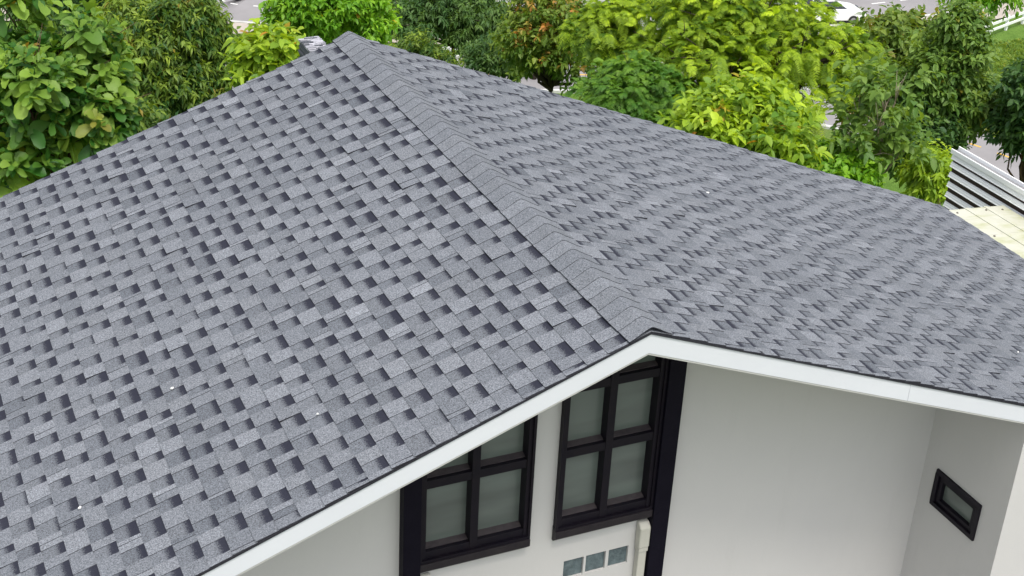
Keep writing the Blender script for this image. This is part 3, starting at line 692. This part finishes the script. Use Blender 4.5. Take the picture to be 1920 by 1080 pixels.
TREES = [
    ('large-leafed teak tree with paddle leaves, leftmost in front of the far foliage', 'teak_tree', -2.45, 12.18, -2.78, 1.2, 2.28, 'teak', 'teak', 0.283, 40, 640, 'bark_brown', 0.02, 0.0),
    ('dark fine-leafed tree topping the left edge behind the large-leafed tree', 'background_tree', -0.01, 26.76, -5.92, 1.35, 1.0, 'lance', 'deep', 0.148, 16, 1500, 'bark_dark', 0.0, 0.0),
    ('dense dark green tree with hanging narrow leaves left of the chimney', 'weeping_tree', 0.17, 17.53, -4.37, 1.11, 1.69, 'lance', 'weep', 0.141, 36, 5200, 'bark_brown', 0.03, 0.0),
    ('small bright tree with broad drooping leaves and a few yellow ones beside the chimney', 'broadleaf_tree', 0.41, 10.69, -1.95, 0.39, 0.58, 'broad', 'lime', 0.17, 16, 520, 'bark_brown', 0.03, 0.0),
    ('dense bright green tree right behind the roof peak', 'leafy_tree', 3.42, 17.69, -3.64, 0.98, 0.9, 'broad', 'bright', 0.117, 30, 3000, 'bark_brown', 0.01, 0.0),
    ('dark spreading tree with its forked trunk showing in front of the road', 'acacia_tree', 10.25, 28.34, -7.73, 1.81, 1.18, 'lance', 'acacia', 0.159, 20, 2100, 'bark_dark', 0, 0.1),
    ('low dark bush at the foot of the forked dark tree', 'shrub', 9.96, 24.78, -7.62, 0.8, 0.51, 'lance', 'acacia', 0.134, 12, 900, 'bark_dark', 0.0, 0.0),
    ('low green bush left of the forked dark tree above the roof edge', 'shrub', 7.89, 24.62, -7.42, 0.91, 0.5, 'lance', 'weep', 0.13, 12, 800, 'bark_dark', 0.0, 0.0),
    ('tree with orange tipped shoots in the middle behind the roof', 'flushing_tree', 9.58, 20.92, -5.94, 1.2, 1.69, 'broad', 'orange', 0.131, 28, 1500, 'bark_dark', 0.28, 0.05),
    ('yellow-green feathery tree just right of the orange tipped tree', 'feathery_tree', 9.45, 17.89, -4.8, 0.92, 1.36, 'pinna', 'feather', 0.092, 24, 700, 'bark_dark', 0.0, 0.0),
    ('broad feathery tree with hanging bright fronds, largest behind the right slope', 'feathery_tree', 11.32, 15.82, -4.68, 2.26, 2.0, 'pinna', 'feather', 0.095, 50, 2000, 'bark_dark', 0.0, 0.0),
    ('low dark feathery tree over the roof edge below the two brighter feathery trees', 'feathery_tree', 8.14, 14.72, -4.85, 1.08, 0.85, 'pinna', 'feather_dark', 0.083, 22, 650, 'bark_dark', 0.0, 0.0),
    ('low round tree with bright yellow-green pointed leaves over the right slope', 'broadleaf_tree', 8.39, 11.24, -4.15, 1.09, 0.8, 'broad', 'lime', 0.183, 28, 1200, 'bark_brown', 0.02, 0.0),
    ('olive leafed round tree in front of the upper right road', 'broadleaf_tree', 16.18, 17.61, -6.23, 1.26, 1.36, 'broad', 'olive', 0.203, 28, 1700, 'bark_brown', 0.06, 0.0),
    ('sparse tree with a pale forked trunk near the white slatted screen', 'pale_trunk_tree', 10.95, 11.12, -4.42, 0.91, 1.48, 'broad', 'soft', 0.19, 16, 120, 'bark_pale', 0.0, 0.0),
    ('tall dull green tree left of the grassy verge', 'tall_tree', 14.83, 13.87, -5.14, 0.86, 2.17, 'broad', 'soft', 0.147, 32, 2000, 'bark_brown', 0.02, 0.0),
    ('dark green tree at the right frame edge above the slatted screen', 'dark_tree', 15.53, 12.16, -5.34, 0.71, 1.93, 'broad', 'deep', 0.142, 24, 1500, 'bark_brown', 0.0, 0.0),
    ('bright bushy tree in the top right corner behind the rail fence', 'leafy_tree', 29.02, 29.03, -8.47, 1.3, 0.95, 'broad', 'bright', 0.174, 16, 1200, 'bark_brown', 0.0, 0.0),
    ('small yellowish shrub beside the end of the white slatted screen', 'shrub', 11.65, 10.46, -4.96, 0.31, 0.49, 'lance', 'lime', 0.154, 12, 330, 'bark_brown', 0.0, 0.0),
    ('leafy green bush under the low bright tree at the roof edge', 'shrub', 10.16, 11.17, -4.96, 0.68, 0.49, 'broad', 'bright', 0.145, 14, 500, 'bark_brown', 0.0, 0.0),
    ('low dark shrub under the hanging-leaf tree at the left roof edge', 'shrub', -1.21, 14.34, -4.51, 0.92, 0.82, 'lance', 'weep', 0.142, 14, 800, 'bark_dark', 0.0, 0.0),
    ('distant hedge-like tree on the far side of the road, top centre', 'background_tree', 27.45, 58.62, -17.04, 2.04, 0.89, 'broad', 'olive', 0.217, 14, 900, 'bark_dark', 0.05, 0.0),
    ('mid green tree behind the top of the big feathery tree', 'background_tree', 18.47, 30.39, -8.28, 1.79, 1.06, 'broad', 'feather_dark', 0.179, 18, 1200, 'bark_dark', 0.0, 0.0),
    ('dark bush beneath the olive tree and the tall dull tree', 'shrub', 14.15, 13.74, -5.91, 0.79, 0.86, 'broad', 'deep', 0.137, 16, 900, 'bark_dark', 0.0, 0.0),
    ('leafy dark shrub under the large-leafed tree at the left frame edge', 'shrub', -2.9, 13.92, -4.45, 0.72, 0.52, 'broad', 'deep', 0.175, 14, 600, 'bark_dark', 0.0, 0.0),
    ('background tree with plain green leaves above the white car', 'background_tree', 36.21, 49.43, -14.91, 2.03, 1.1, 'broad', 'bright', 0.203, 14, 900, 'bark_dark', 0.0, 0.0),
]
for t in TREES: tree(t)

# grass tufts on the verges that show between the crowns
def tufts(name, boxes, n, h):
    O = []; 
    for (x0, x1, y0, y1), m in zip(boxes, n):
        x = G.uniform(x0, x1, m); y = G.uniform(y0, y1, m); O.append(np.stack([x, y, np.array([gz(a, b) for a, b in zip(x, y)])], 1))
    O = np.concatenate(O); K = 5; o = np.repeat(O, K, 0)+G.normal(0, .06, (len(O)*K, 3))*np.array([1, 1, 0])
    A = nrm(rdir(len(o))*0.5+np.array([0, 0, 1.0])); L = h*G.uniform(0.5, 1.3, len(o)); N = rdir(len(o))
    ti = np.repeat(G.random(len(O)), K); ac = (G.random(len(o)) < 0.05)*0.4
    g = leaves_mesh(name, o, A, N, L, 'lance', 0.3, ti, ac, LM['soft'], None, 1.6); tag(g, 'rough green grass growing on the verges between the roads', 'grass', kind='stuff')
def clear_of_road(b): return b
tufts('grass', [(48.5, 62, 46, 56), (8, 24, 66.2, 69.5), (46, 60, 38, 47)], (9000, 3500, 3500), 0.28)
